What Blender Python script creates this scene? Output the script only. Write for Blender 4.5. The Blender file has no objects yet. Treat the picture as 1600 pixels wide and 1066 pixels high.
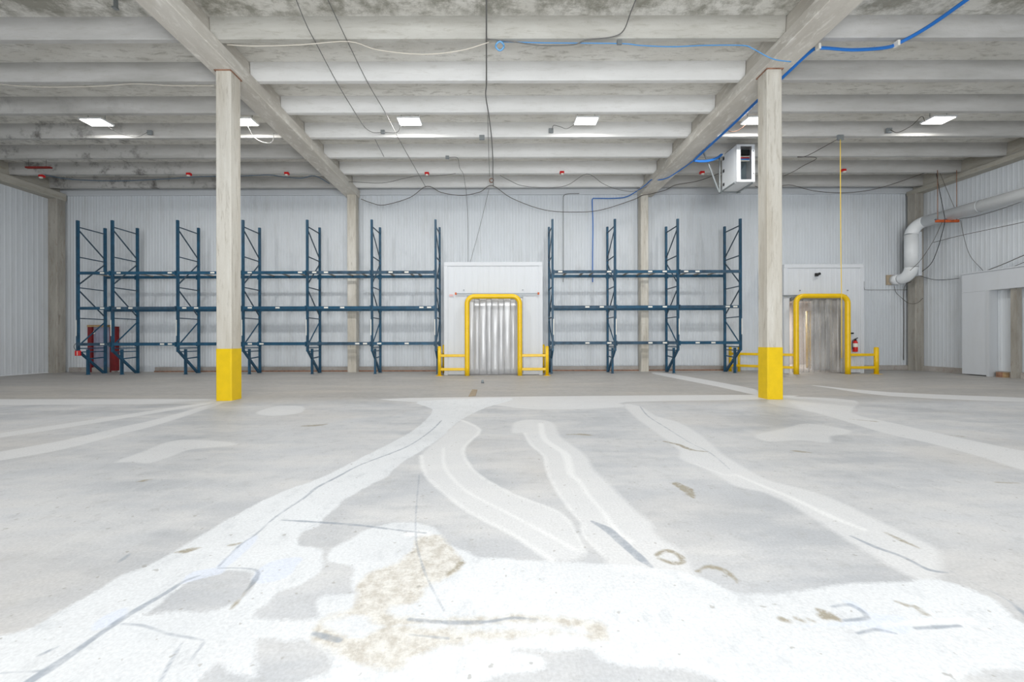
import bpy, bmesh, math, random
import numpy as np
from mathutils import Vector, Matrix
random.seed(7)
D = bpy.data
SC = bpy.context.scene
COL = SC.collection

# ------------------------------------------------------------------ camera, world, light, exposure
F, CX, CY, H = 622.0, 779.0, 530.0, 1.36
ROLL = math.radians(0.15)
cd = D.cameras.new('camera'); cam = D.objects.new('camera', cd); COL.objects.link(cam)
cd.sensor_width = 36.0; cd.lens = F/1600*36; cd.shift_x = (800-CX)/1600; cd.shift_y = -(533-CY)/1600
cd.clip_start = 0.05; cd.clip_end = 200
cam.matrix_world = Matrix.Translation((0, 0, H)) @ Matrix.Rotation(math.pi/2, 4, 'X') @ Matrix.Rotation(-ROLL, 4, 'Z')
SC.camera = cam
SC.view_settings.view_transform = 'Standard'; SC.view_settings.look = 'None'
SC.view_settings.gamma = 1; SC.view_settings.use_curve_mapping = False
SC.view_settings.exposure = -0.1
w = D.worlds.new('world'); SC.world = w; w.use_nodes = True
w.node_tree.nodes['Background'].inputs[0].default_value = (0.93, 0.97, 1.0, 1)
w.node_tree.nodes['Background'].inputs[1].default_value = .5      # ambient fill, let in by leaving the rear side unbuilt

def area(name, loc, rot, sx, sy, power, col=(1, 1, 1)):
    l = D.lights.new(name, 'AREA'); l.shape = 'RECTANGLE'; l.size = sx; l.size_y = sy; l.energy = power; l.color = col
    o = D.objects.new(name, l); COL.objects.link(o); o.location = loc; o.rotation_euler = rot
    return o
# the warehouse's own lamp rows continue behind the camera
for X, pw in ((-7.4, 50), (-2.6, 105), (2.5, 105), (7.4, 60)):
    area('ceiling_lamp_row', (X, .9, 7.55), (0, 0, 0), .9, .6, pw, (1, .995, .985))
    area('ceiling_lamp_row', (X, -8.5, 7.55), (0, 0, 0), .9, .6, 60, (1, .995, .985))
# added fills behind the camera: one lifting the ceiling, one soft frontal
area('ceiling_fill', (.5, -2.5, 1.7), (math.radians(143), 0, 0), 3, 2, 380, (.99, .995, 1))     # added uplight that brightens slab and ribs
area('frontal_fill', (.8, -10, 3.0), (math.radians(90), 0, 0), 9, 4, 2150, (.96, .985, 1))  # added soft frontal fill for ribs, columns and back wall

# ------------------------------------------------------------------ pixel helpers (photo frame 1600x1066)
def unroll(px, py):
    dx, dy = px-CX, py-CY
    c, s = math.cos(ROLL), math.sin(ROLL)
    return dx*c - dy*s, dx*s + dy*c
def W(px, py, Y):
    dx, dy = unroll(px, py)
    return Vector((dx*Y/F, Y, H - dy*Y/F))
def AH(px, py, h=6.29):                     # point of a run at height h above the eye
    dx, dy = unroll(px, py); Y = -h*F/dy
    return Vector((dx*Y/F, Y, H+h))
def AX(px, py, X):                          # point on a side wall
    dx, dy = unroll(px, py); Y = X*F/dx
    return Vector((X, Y, H - dy*Y/F))
def FL(px, py):
    dx, dy = unroll(px, py); Y = H*F/dy
    return (dx*Y/F, Y)

# ------------------------------------------------------------------ materials
def lin(c):
    return tuple(((v/255)/12.92 if v/255 <= .04045 else ((v/255+.055)/1.055)**2.4) for v in c)
def newmat(name):
    m = D.materials.new(name); m.use_nodes = True
    nt = m.node_tree; b = nt.nodes['Principled BSDF']
    return m, nt, b
def N(nt, t, **kw):
    n = nt.nodes.new(t)
    for k, v in kw.items(): setattr(n, k, v)
    return n
def mixc(nt, fac, a, b, mode='MIX'):
    n = nt.nodes.new('ShaderNodeMix'); n.data_type = 'RGBA'; n.blend_type = mode
    for sock, v in ((n.inputs[0], fac), (n.inputs[6], a), (n.inputs[7], b)):
        if hasattr(v, 'links'): nt.links.new(v, sock)
        else: sock.default_value = v if not isinstance(v, tuple) or len(v) == 4 else (*v, 1)
    return n.outputs[2]
def math_(nt, op, a, b=0.0, clamp=False):
    n = nt.nodes.new('ShaderNodeMath'); n.operation = op; n.use_clamp = clamp
    for sock, v in ((n.inputs[0], a), (n.inputs[1], b)):
        if hasattr(v, 'links'): nt.links.new(v, sock)
        else: sock.default_value = v
    return n.outputs[0]
def mapr(nt, v, a, b, c=0.0, d=1.0):
    n = nt.nodes.new('ShaderNodeMapRange'); nt.links.new(v, n.inputs[0])
    for i, x in enumerate((a, b, c, d)): n.inputs[i+1].default_value = x
    return n.outputs[0]
def noise(nt, scale, detail=4, rough=.55, vec=None, stretch=None, dist=0.0):
    n = nt.nodes.new('ShaderNodeTexNoise'); n.inputs['Scale'].default_value = scale
    n.inputs['Detail'].default_value = detail; n.inputs['Roughness'].default_value = rough; n.inputs['Distortion'].default_value = dist
    if vec is None:
        g = nt.nodes.new('ShaderNodeNewGeometry'); vec = g.outputs['Position']
    if stretch:
        m = nt.nodes.new('ShaderNodeMapping'); m.inputs['Scale'].default_value = stretch
        nt.links.new(vec, m.inputs[0]); vec = m.outputs[0]
    nt.links.new(vec, n.inputs['Vector'])
    return n.outputs['Fac']
def plain(name, rgb, rough=.5, metal=0.0, spec=.5, var=0.0, vscale=3.0):
    m, nt, b = newmat(name); c = lin(rgb)
    b.inputs['Roughness'].default_value = rough; b.inputs['Metallic'].default_value = metal
    b.inputs['Specular IOR Level'].default_value = spec
    if var:
        f = mapr(nt, noise(nt, vscale, 5), .35, .65)
        nt.links.new(mixc(nt, f, tuple(x*(1-var) for x in c), tuple(min(1, x*(1+var)) for x in c)), b.inputs['Base Color'])
    else: b.inputs['Base Color'].default_value = (*c, 1)
    return m
def concrete(name, light, dark, stain, amt=.5, streak=(1, 1, 1), mould=None, near=False):
    m, nt, b = newmat(name)
    n1 = mapr(nt, noise(nt, 1.1, 6, .6, stretch=streak), .35, .65)
    c = mixc(nt, n1, lin(dark), lin(light))
    n2 = mapr(nt, noise(nt, 5.5, 8, .7, stretch=streak, dist=.6), .52, .72)
    c = mixc(nt, math_(nt, 'MULTIPLY', n2, amt), c, lin(stain))
    n3 = mapr(nt, noise(nt, 38, 3, .6), .62, .75)
    c = mixc(nt, math_(nt, 'MULTIPLY', n3, .35), c, lin(stain))
    if mould:
        g = nt.nodes.new('ShaderNodeNewGeometry'); s = nt.nodes.new('ShaderNodeSeparateXYZ'); nt.links.new(g.outputs['Position'], s.inputs[0])
        a = mapr(nt, s.outputs[0], -8, -14); a2 = mapr(nt, s.outputs[1], 10, 12.5)
        k = mapr(nt, noise(nt, 1.6, 8, .72), .52, .66)
        f = math_(nt, 'MULTIPLY', math_(nt, 'MULTIPLY', a, a2), k)
        c = mixc(nt, math_(nt, 'MULTIPLY', f, .75), c, lin(mould))
    if near:          # damp stains in the bay over the visitor
        g = nt.nodes.new('ShaderNodeNewGeometry'); s = nt.nodes.new('ShaderNodeSeparateXYZ'); nt.links.new(g.outputs['Position'], s.inputs[0])
        f = math_(nt, 'MULTIPLY', mapr(nt, s.outputs[1], 8.6, 8.2), mapr(nt, noise(nt, 1.7, 9, .75), .44, .6))
        c = mixc(nt, math_(nt, 'MULTIPLY', f, .8), c, lin((138, 136, 124)))
    nt.links.new(c, b.inputs['Base Color'])
    b.inputs['Roughness'].default_value = .85; b.inputs['Specular IOR Level'].default_value = .25
    bp = nt.nodes.new('ShaderNodeBump'); bp.inputs['Strength'].default_value = .25; bp.inputs['Distance'].default_value = .01
    nt.links.new(noise(nt, 22, 5), bp.inputs['Height']); nt.links.new(bp.outputs[0], b.inputs['Normal'])
    return m
M = {}
M['slab'] = concrete('slab_concrete', (240, 239, 234), (222, 220, 213), (150, 147, 136), .75, (.5, 1.6, 1), (60, 56, 52), True)
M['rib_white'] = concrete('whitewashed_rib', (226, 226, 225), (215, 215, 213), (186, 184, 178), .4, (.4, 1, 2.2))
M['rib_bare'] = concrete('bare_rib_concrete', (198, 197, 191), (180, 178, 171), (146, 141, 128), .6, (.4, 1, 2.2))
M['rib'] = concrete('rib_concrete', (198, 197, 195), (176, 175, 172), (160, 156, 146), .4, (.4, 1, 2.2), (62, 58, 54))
M['beam'] = concrete('beam_concrete', (214, 210, 202), (196, 191, 182), (244, 242, 236), .8, (1.4, .5, 1.5))
M['column'] = concrete('column_concrete', (212, 209, 201), (188, 182, 170), (150, 142, 128), .75, (3, 3, .3))
M['old_column'] = concrete('weathered_concrete', (176, 172, 164), (148, 144, 136), (120, 104, 84), .6, (2.5, 2.5, .4))
M['edge_beam'] = concrete('edge_beam_concrete', (190, 187, 178), (168, 164, 154), (140, 120, 84), .5, (1, .5, 2))
M['curb'] = concrete('curb_concrete', (186, 182, 178), (164, 158, 152), (136, 112, 98), .5)
def panelmat(name, rgb, dirt=.3):
    m, nt, b = newmat(name); c = lin(rgb)
    n1 = mapr(nt, noise(nt, 2.2, 7, .65, stretch=(1.5, 1.5, .25)), .5, .72)
    col = mixc(nt, math_(nt, 'MULTIPLY', n1, dirt), c, lin((176, 176, 172)))
    n2 = mapr(nt, noise(nt, 7, 8, .7, stretch=(1.5, 1.5, .5)), .66, .74)
    col = mixc(nt, math_(nt, 'MULTIPLY', n2, dirt*1.2), col, lin((150, 130, 104)))
    nt.links.new(col, b.inputs['Base Color']); b.inputs['Roughness'].default_value = .48
    b.inputs['Specular IOR Level'].default_value = .35
    return m
M['panel'] = panelmat('white_metal_panel', (213, 218, 223), .28)
M['panel_clean'] = panelmat('clean_white_panel', (208, 212, 217), .12)
M['fascia'] = panelmat('smooth_white_fascia', (204, 208, 212), .1)
M['blue'] = plain('blue_rack_paint', (26, 76, 104), .45, 0, .5, .22, 4)
M['blue_worn'] = plain('worn_beam_paint', (52, 78, 98), .55, 0, .4, .35, 5)
M['brace'] = plain('galvanised_brace', (62, 82, 98), .5, .1, .5, .2, 6)
M['bar'] = plain('bare_cross_bar', (150, 142, 130), .6, .1, .4, .2, 5)
M['yellow'] = plain('safety_yellow_paint', (232, 190, 0), .35, 0, .5, .05, 5)
M['yellow2'] = plain('painted_column_yellow', (226, 190, 0), .45, 0, .5, .04, 6)
M['label'] = plain('white_label', (232, 230, 222), .6)
M['black'] = plain('black_plastic', (28, 30, 32), .5)
M['grey_metal'] = plain('grey_metal', (140, 146, 150), .45, .3)
M['rust'] = plain('rusty_steel', (152, 116, 96), .8, 0, .3, .3, 8)
M['orange'] = plain('orange_primer_steel', (196, 96, 52), .7, 0, .3, .2, 9)
M['dred'] = plain('dark_red_steel', (130, 40, 34), .7, 0, .3, .2, 9)
M['red'] = plain('red_paint', (128, 24, 28), .45, 0, .5, .15, 5)
M['bright_red'] = plain('bright_red', (206, 24, 26), .35)
M['cable_grey'] = plain('grey_cable', (112, 112, 110), .6)
M['cable_dark'] = plain('dark_cable', (84, 78, 72), .6)
M['cable_white'] = plain('white_cable', (214, 208, 196), .6)
M['cable_blue'] = plain('blue_cable', (36, 116, 200), .5)
M['cable_slate'] = plain('slate_cable', (84, 104, 122), .5)
M['cable_yellow'] = plain('yellow_cord', (232, 196, 60), .5)
M['duct'] = plain('white_duct_jacket', (236, 239, 241), .4, 0, .5, .03, 3)
M['wood'] = plain('tan_wood', (176, 148, 112), .75, 0, .3, .2, 9)
M['cabinet'] = plain('white_cabinet', (232, 235, 238), .4)
M['cab_in'] = plain('cabinet_inside', (120, 134, 142), .5)
M['doorleaf'] = plain('grey_violet_door', (160, 162, 182), .5, 0, .4, .08, 4)
M['zinc'] = plain('zinc_strut', (150, 156, 158), .4, .5)
m, nt, b = newmat('lamp_lens'); b.inputs['Emission Color'].default_value = (1, .98, .93, 1); b.inputs['Emission Strength'].default_value = 9; M['lens'] = m
m, nt, b = newmat('cabinet_glass'); b.inputs['Transmission Weight'].default_value = 1; b.inputs['Roughness'].default_value = .02; b.inputs['IOR'].default_value = 1.1; M['glass'] = m
def vinyl(name, tr, tint):
    m, nt, b = newmat(name); out = nt.nodes['Material Output']
    b.inputs['Base Color'].default_value = (*tint, 1); b.inputs['Roughness'].default_value = .24 if tr < .5 else .12; b.inputs['Specular IOR Level'].default_value = .8
    t = nt.nodes.new('ShaderNodeBsdfTransparent'); t.inputs[0].default_value = (*tint, 1)
    mx = nt.nodes.new('ShaderNodeMixShader')
    n = mapr(nt, noise(nt, 2, 3, .5, stretch=(2.5, 1, .5)), .3, .7, tr-.1, tr+.1); nt.links.new(n, mx.inputs[0])
    nt.links.new(b.outputs[0], mx.inputs[1]); nt.links.new(t.outputs[0], mx.inputs[2]); nt.links.new(mx.outputs[0], out.inputs[0])
    return m
M['vinyl'] = vinyl('scuffed_clear_vinyl', .36, (.66, .67, .69))
M['vinyl2'] = vinyl('clear_vinyl', .8, (.88, .87, .86))

# ------------------------------------------------------------------ mesh helpers
def box(bm, x0, x1, y0, y1, z0, z1):
    if x0 > x1: x0, x1 = x1, x0
    if y0 > y1: y0, y1 = y1, y0
    if z0 > z1: z0, z1 = z1, z0
    v = [bm.verts.new(p) for p in ((x0,y0,z0),(x1,y0,z0),(x1,y1,z0),(x0,y1,z0),(x0,y0,z1),(x1,y0,z1),(x1,y1,z1),(x0,y1,z1))]
    for f in ((0,3,2,1),(4,5,6,7),(0,1,5,4),(1,2,6,5),(2,3,7,6),(3,0,4,7)): bm.faces.new([v[i] for i in f])
    return v
def bar(bm, a, b, w, d):
    """rectangular bar from a to b; w across, d along the other axis"""
    a, b = Vector(a), Vector(b); t = (b-a).normalized()
    u = t.cross(Vector((1, 0, 0)))
    if u.length < .05: u = t.cross(Vector((0, 0, 1)))
    u.normalize(); v = t.cross(u).normalized()
    vs = [[bm.verts.new(p + u*sx*w/2 + v*sy*d/2) for sx, sy in ((-1,-1),(1,-1),(1,1),(-1,1))] for p in (a, b)]
    for i in range(4): bm.faces.new((vs[0][i], vs[0][(i+1)%4], vs[1][(i+1)%4], vs[1][i]))
    bm.faces.new(vs[0][::-1]); bm.faces.new(vs[1])
def prism(bm, poly, axis, a, b):
    """extrude a 2-D polygon: axis 'Y' -> poly is (x,z); 'X' -> poly is (y,z); 'Z' -> poly is (x,y)"""
    def P(p, t):
        return {'Y': (p[0], t, p[1]), 'X': (t, p[0], p[1]), 'Z': (p[0], p[1], t)}[axis]
    A = [bm.verts.new(P(p, a)) for p in poly]; B = [bm.verts.new(P(p, b)) for p in poly]
    n = len(poly)
    for i in range(n): bm.faces.new((A[i], A[(i+1)%n], B[(i+1)%n], B[i]))
    bm.faces.new(A[::-1]); bm.faces.new(B)
def tube(bm, pts, r, n=8, cap=True):
    pts = [Vector(p) for p in pts]
    t0 = (pts[1]-pts[0]).normalized(); u = t0.orthogonal().normalized(); rings = []
    rr = r if isinstance(r, (list, tuple)) else [r]*len(pts)
    for i, p in enumerate(pts):
        t = (pts[min(i+1, len(pts)-1)] - pts[max(i-1, 0)]).normalized()
        u = (u - t*u.dot(t)).normalized(); v = t.cross(u)
        rings.append([bm.verts.new(p + (u*math.cos(2*math.pi*k/n) + v*math.sin(2*math.pi*k/n))*rr[i]) for k in range(n)])
    for a, b in zip(rings, rings[1:]):
        for k in range(n): bm.faces.new((a[k], a[(k+1)%n], b[(k+1)%n], b[k])).smooth = True
    if cap: bm.faces.new(rings[0][::-1]); bm.faces.new(rings[-1])
def smooth(pts, sub=6):
    pts = [Vector(p) for p in pts]
    if len(pts) < 3: return pts
    out = []; P = [2*pts[0]-pts[1]] + pts + [2*pts[-1]-pts[-2]]
    for i in range(1, len(P)-2):
        a, b, c, d = P[i-1:i+3]
        for k in range(sub):
            t = k/sub
            out.append(.5*((2*b) + (c-a)*t + (2*a-5*b+4*c-d)*t*t + (3*b-a-3*c+d)*t**3))
    return out + [pts[-1]]
def cyl(bm, c, r, z0, z1, n=20, r2=None):
    tube(bm, [(c[0], c[1], z0), (c[0], c[1], z1)], [r, r if r2 is None else r2], n)
def obj(name, bm, mat, parent=None, bevel=0):
    me = D.meshes.new(name)
    bmesh.ops.recalc_face_normals(bm, faces=bm.faces[:])
    if bevel:
        bmesh.ops.bevel(bm, geom=[e for e in bm.edges if e.calc_face_angle(0) > .5], offset=bevel, segments=1, affect='EDGES')
    bm.to_mesh(me); bm.free()
    if mat: me.materials.append(M[mat] if isinstance(mat, str) else mat)
    o = D.objects.new(name, me); COL.objects.link(o)
    if parent:
        o.parent = parent; o.matrix_parent_inverse = Matrix.Translation(parent_loc(parent)).inverted()
    return o
def parent_loc(p):
    return Vector(p.location) if p.parent is None else Vector((0, 0, 0))     # parts keep an identity transform
def tag(o, label=None, cat=None, group=None, kind=None):
    if label: o['label'] = label
    if cat: o['category'] = cat
    if group: o['group'] = group
    if kind: o['kind'] = kind
    return o
def thing(name, label, cat, loc=(0, 0, 0), group=None):
    o = D.objects.new(name, None); COL.objects.link(o); o.location = loc
    return tag(o, label, cat, group)
def B(): return bmesh.new()
def boxobj(name, dims, mat, parent=None, bevel=0):
    bm = B(); box(bm, *dims); return obj(name, bm, mat, parent, bevel)
def cable(name, pts, r, mat, label, cat='cable', group=None, sub=5):
    bm = B(); tube(bm, smooth(pts, sub), r, 6)
    return tag(obj(name, bm, mat), label, cat, group)

# ------------------------------------------------------------------ floor with its repair patches
def px_poly(p): return np.array([FL(*q) for q in p])
def sdf_poly(P, X, Y):
    """signed distance, positive inside"""
    d = np.full(X.shape, 1e9); ins = np.zeros(X.shape, bool); n = len(P)
    for i in range(n):
        a, b = P[i], P[(i+1) % n]; e = b-a; L = max(e@e, 1e-12)
        t = np.clip(((X-a[0])*e[0] + (Y-a[1])*e[1])/L, 0, 1)
        d = np.minimum(d, np.hypot(X-a[0]-t*e[0], Y-a[1]-t*e[1]))
        c = (a[1] > Y) != (b[1] > Y)
        if abs(e[1]) > 1e-12: ins ^= c & (X < a[0] + (Y-a[1])*e[0]/e[1])
    return np.where(ins, d, -d)
def sdf_line(P, R, X, Y):
    """P points, R radius at each; positive inside"""
    d = np.full(X.shape, -1e9)
    for i in range(len(P)-1):
        a, b = P[i], P[i+1]; e = b-a; L = max(e@e, 1e-12)
        t = np.clip(((X-a[0])*e[0] + (Y-a[1])*e[1])/L, 0, 1)
        d = np.maximum(d, R[i]*(1-t) + R[i+1]*t - np.hypot(X-a[0]-t*e[0], Y-a[1]-t*e[1]))
    return d
def smooth2(pts, sub=4, closed=False):
    pts = [Vector((p[0], p[1], 0)) for p in pts]
    if closed:
        n = len(pts); out = []
        for i in range(n):
            a, b, c, d = pts[i-1], pts[i], pts[(i+1) % n], pts[(i+2) % n]
            for k in range(sub):
                t = k/sub; out.append(.5*((2*b) + (c-a)*t + (2*a-5*b+4*c-d)*t*t + (3*b-a-3*c+d)*t**3))
        return np.array([(p.x, p.y) for p in out])
    return np.array([(p.x, p.y) for p in smooth(pts, sub)])
WHITE = [
 [(655,627),(676,640),(656,665),(621,687),(561,717),(501,747),(450,765),(400,788),(350,815),(250,875),(200,895),(160,917),(100,952),(50,980),(0,994),(-60,1020),(-60,1090),(700,1090),(1700,1090),(1700,960),(1600,975),(1560,940),(1500,915),(1450,905),(1400,911),(1337,912),(1262,922),(1200,928),(1150,927),(1087,900),(1000,885),(940,882),(875,878),(800,874),(750,870),(725,860),(695,847),(688,832),(662,820),(625,816),(575,827),(550,842),(520,856),(510,867),(512,878),(549,886),(548,915),(558,926),(530,930),(500,934),(498,955),(494,967),(440,968),(405,966),(400,955),(415,947),(435,925),(462,917),(492,900),(507,880),(506,865),(500,858),(473,853),(466,843),(472,833),(495,823),(508,810),(520,798),(540,780),(575,760),(605,744),(625,725),(658,705),(690,683),(712,662),(735,648),(762,636),(800,622)],
]
NOTWHITE = [
 [(800,1017),(875,1017),(920,1012),(940,1030),(975,1042),(1025,1046),(1087,1050),(1130,1068),(1150,1090),(740,1090),(770,1060),(820,1050),(850,1040),(840,1025)],
 [(1480,1090),(1500,1066),(1525,1052),(1600,1047),(1700,1040),(1700,1090)],
 [(400,1000),(450,1000),(485,1003),(517,1025),(515,1050),(475,1066),(420,1080),(300,1090),(337,1037),(360,1050),(400,1055)],
 [(290,912),(345,893),(390,896),(395,915),(370,940),(330,955),(262,955),(230,960)],
]
BROWNP = [
 [(560,925),(562,907),(587,890),(625,877),(645,860),(650,842),(687,836),(700,848),(722,880),(705,900),(665,917),(657,940),(610,950),(607,962),(640,966),(720,968),(800,962),(847,962),(882,965),(935,972),(945,1000),(880,992),(800,997),(700,1007),(650,1027),(625,1042),(600,1044),(550,1035),(500,1007),(485,990),(495,975),(512,963),(550,950)],
]
NOTBROWN = [
 [(505,977),(520,968),(550,960),(575,967),(590,978),(660,974),(720,975),(770,974),(850,972),(890,980),(925,992),(880,987),(800,985),(760,986),(700,984),(640,978),(590,984),(565,997),(530,992)],
]
LIGHT = [
 [(820,677),(830,695),(850,712),(855,735),(870,765),(892,797),(910,817),(912,835),(930,855),(947,870),(960,890),(1095,915),(1090,905),(1080,885),(1070,872),(1062,860),(1025,835),(1017,817),(997,802),(975,780),(950,755),(929,735),(915,712),(900,700),(875,682),(865,662),(842,656),(806,659),(800,676)],
 [(975,632),(990,650),(1020,672),(1040,687),(1062,705),(1062,717),(1100,732),(1132,750),(1150,760),(1200,772),(1250,797),(1312,837),(1350,860),(1450,912),(1470,870),(1450,850),(1385,820),(1325,790),(1275,770),(1200,750),(1162,730),(1132,712),(1115,697),(1090,677),(1060,660),(1025,650),(1000,635)],
 [(658,712),(665,742),(700,775),(737,802),(800,835),(862,875),(910,870),(905,850),(875,802),(800,772),(745,740),(725,712),(728,695),(750,672),(722,657),(690,683)],
 [(1225,620),(1337,626),(1330,645),(1400,662),(1465,677),(1512,687),(1600,705),(1700,722),(1700,755),(1600,735),(1525,712),(1450,692),(1375,675),(1275,645),(1200,630)],
 [(180,722),(220,707),(262,691),(300,687),(365,692),(357,697),(300,702),(262,715),(232,724),(205,722)],
 [(400,645),(432,635),(472,635),(470,645),(425,650)],
 [(1225,670),(1262,662),(1325,672),(1325,678),(1297,682),(1297,692),(1250,688),(1200,690),(1180,680)],
 [(0,624),(337,624),(337,630),(200,632),(0,633),(-60,633),(-60,624)],
 [(640,622),(1200,617),(1200,624),(980,628),(975,636),(840,640),(760,632),(640,628)],
 [(0,677),(150,655),(337,627),(340,629),(150,661),(0,684),(-60,694),(-60,686)],
 [(0,706),(100,688),(187,668),(250,654),(340,629),(341,633),(250,663),(187,679),(100,702),(0,720),(-60,732),(-60,718)],
 [(1040,583),(1160,604),(1184,612),(1184,618),(1120,604),(1020,584)],
 [(1270,602),(1390,613),(1600,622),(1600,628),(1390,619),(1300,607)],
]
# polylines: (points, width in px at each point)
DARK = [
 ([(690,657),(675,672),(647,692),(620,705),(562,727),(530,744),(495,762),(477,777),(432,807),(400,835),(375,852),(342,885)], [1.2,1.6,1.2,2.5,1.6,3,3,2.6,2,2,2,2]),
 ([(310,900),(285,910),(262,925),(207,957),(150,995),(112,1022),(75,1047),(45,1066),(20,1088)], [3,3,5,7,7,9,10,10,12]),
 ([(440,813),(495,816),(560,821),(625,829),(665,833)], [2,3.5,3.5,2.5,1.5]),
 ([(342,888),(375,888),(402,892),(398,907),(384,925)], [2,1.5,3,5,2]),
 ([(190,975),(225,978),(260,990),(300,997),(320,1001)], [2,2.5,1.5,2,1]),
 ([(60,1025),(75,1018),(92,1010)], [2,4,1]),
 ([(183,880),(192,874),(202,866)], [1,4,2]),
 ([(925,815),(950,828),(975,850),(1000,872),(1018,886)], [3,10,9,10,4]),
 ([(1000,635),(1012,650),(1040,668),(1075,690),(1110,708),(1140,733)], [1,1.2,1.2,1,1,1]),
 ([(1330,838),(1370,856),(1410,870),(1450,890),(1480,895)], [3,5,4,5,2]),
 ([(1487,893),(1525,912),(1575,938),(1610,968)], [1,1.5,2,5]),
 ([(490,990),(530,1001)], [5,6]),
 ([(640,968),(700,973),(760,972),(800,966),(840,968)], [4,5,4,3,2]),
 ([(640,992),(700,998)], [2,2.5]),
 ([(1300,948),(1330,946),(1355,965),(1320,970)], [2,5,5,3]),
 ([(1340,990),(1370,984),(1400,990)], [3,4,2]),
 ([(1430,982),(1500,978)], [4,3]),
 ([(655,742),(650,800),(650,842),(656,870),(668,905),(694,955)], [1,1,1.2,1.5,1.5,1.2]),
 ([(628,738),(662,738)], [1,1]),
 ([(250,1066),(275,1020),(285,1005)], [2,3,1]),
 ([(300,1030),(318,1005)], [2,3]),
 ([(0,1052),(60,1049)], [1,1]),
]
TAN = [
 ([(886,679),(908,679),(930,681)], [1,6,1]), ([(1038,690),(1060,695),(1080,703),(1104,706)], [3,5,5,2]),
 ([(472,666),(492,665),(511,663)], [2,8,2]), ([(214,753),(226,751),(238,749)], [1,6,1]),
 ([(275,863),(295,860),(315,856)], [2,9,2]), ([(1234,704),(1252,706),(1270,708)], [1,6,1]),
 ([(1374,695),(1384,696),(1392,697)], [1,3,1]), ([(1058,757),(1072,765),(1084,778)], [8,12,3]),
 ([(1026,868),(1034,862),(1050,862),(1066,872),(1064,880),(1046,879),(1030,873)], [4,4,5,5,4,4,4]),
 ([(1090,893),(1103,886),(1125,889),(1145,901),(1152,911)], [5,5,6,4,1]),
 ([(1221,967),(1233,970)], [6,6]), ([(1244,966),(1254,970)], [6,6]), ([(1264,968),(1272,971)], [5,5]),
 ([(1276,952),(1292,960),(1310,968)], [2,9,3]), ([(1285,964),(1296,962)], [7,7]),
 ([(1430,948),(1445,959)], [3,4]), ([(1400,940),(1416,946)], [2,3]),
 ([(1385,833),(1410,845),(1437,857)], [2,6,2]), ([(395,912),(380,930),(362,951)], [3,3,1]),
 ([(1328,655),(1370,659)], [2,3]), ([(1470,679),(1510,683)], [1,2]), ([(1555,754),(1592,755)], [2,2]),
 ([(355,612),(400,606),(450,600)], [0,0,0]), ([(215,597),(250,595),(300,590),(337,587)], [2,1.5,1,1]),
 ([(720,590),(750,588),(790,590)], [2,3,2]), ([(700,897),(722,880)], [3,6]),
 ([(360,852),(375,849)], [3,2]),
]
RIM = [
 ([(722,657),(750,672),(728,695),(725,712),(745,740),(800,772),(875,802),(905,845),(912,862)], [3]*9),
 ([(658,712),(665,742),(700,775),(737,802),(800,835),(862,875)], [3,3,4,4,5,6]),
 ([(693,700),(695,730),(725,765),(780,795),(850,832),(900,860)], [2,3,3,3,4,4]),
 ([(845,662),(850,685),(870,700),(885,712),(892,740),(905,752),(920,775),(942,800),(962,828),(985,846)], [5,6,7,8,7,5,4,4,7,6]),
 ([(1150,742),(1200,763),(1237,778),(1300,808),(1350,828)], [4,5,6,8,6]),
 ([(1085,725),(1132,742),(1150,742)], [1,2,3]),
 ([(1380,976),(1420,974),(1470,972),(1520,968)], [4,5,5,3]),
 ([(820,677),(830,695),(850,712),(855,735),(870,765),(892,797),(910,817),(912,835),(930,855),(947,870)], [3]*10),
 ([(640,835),(655,833),(668,834)], [9,10,8]),
]
BLUE = [
 [(400,893),(430,876),(470,872),(462,885),(448,902),(402,912)],
 [(375,852),(398,836),(402,842),(380,866),(352,888),(342,890),(340,884)],
 [(285,910),(300,895),(335,888),(352,886),(348,896),(320,903),(290,911)],
 [(150,972),(180,955),(200,950),(190,968),(150,985)],
 [(1316,940),(1335,942),(1360,958),(1410,963),(1425,985),(1390,990),(1345,978),(1240,980),(1320,972),(1362,966)],
]
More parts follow.
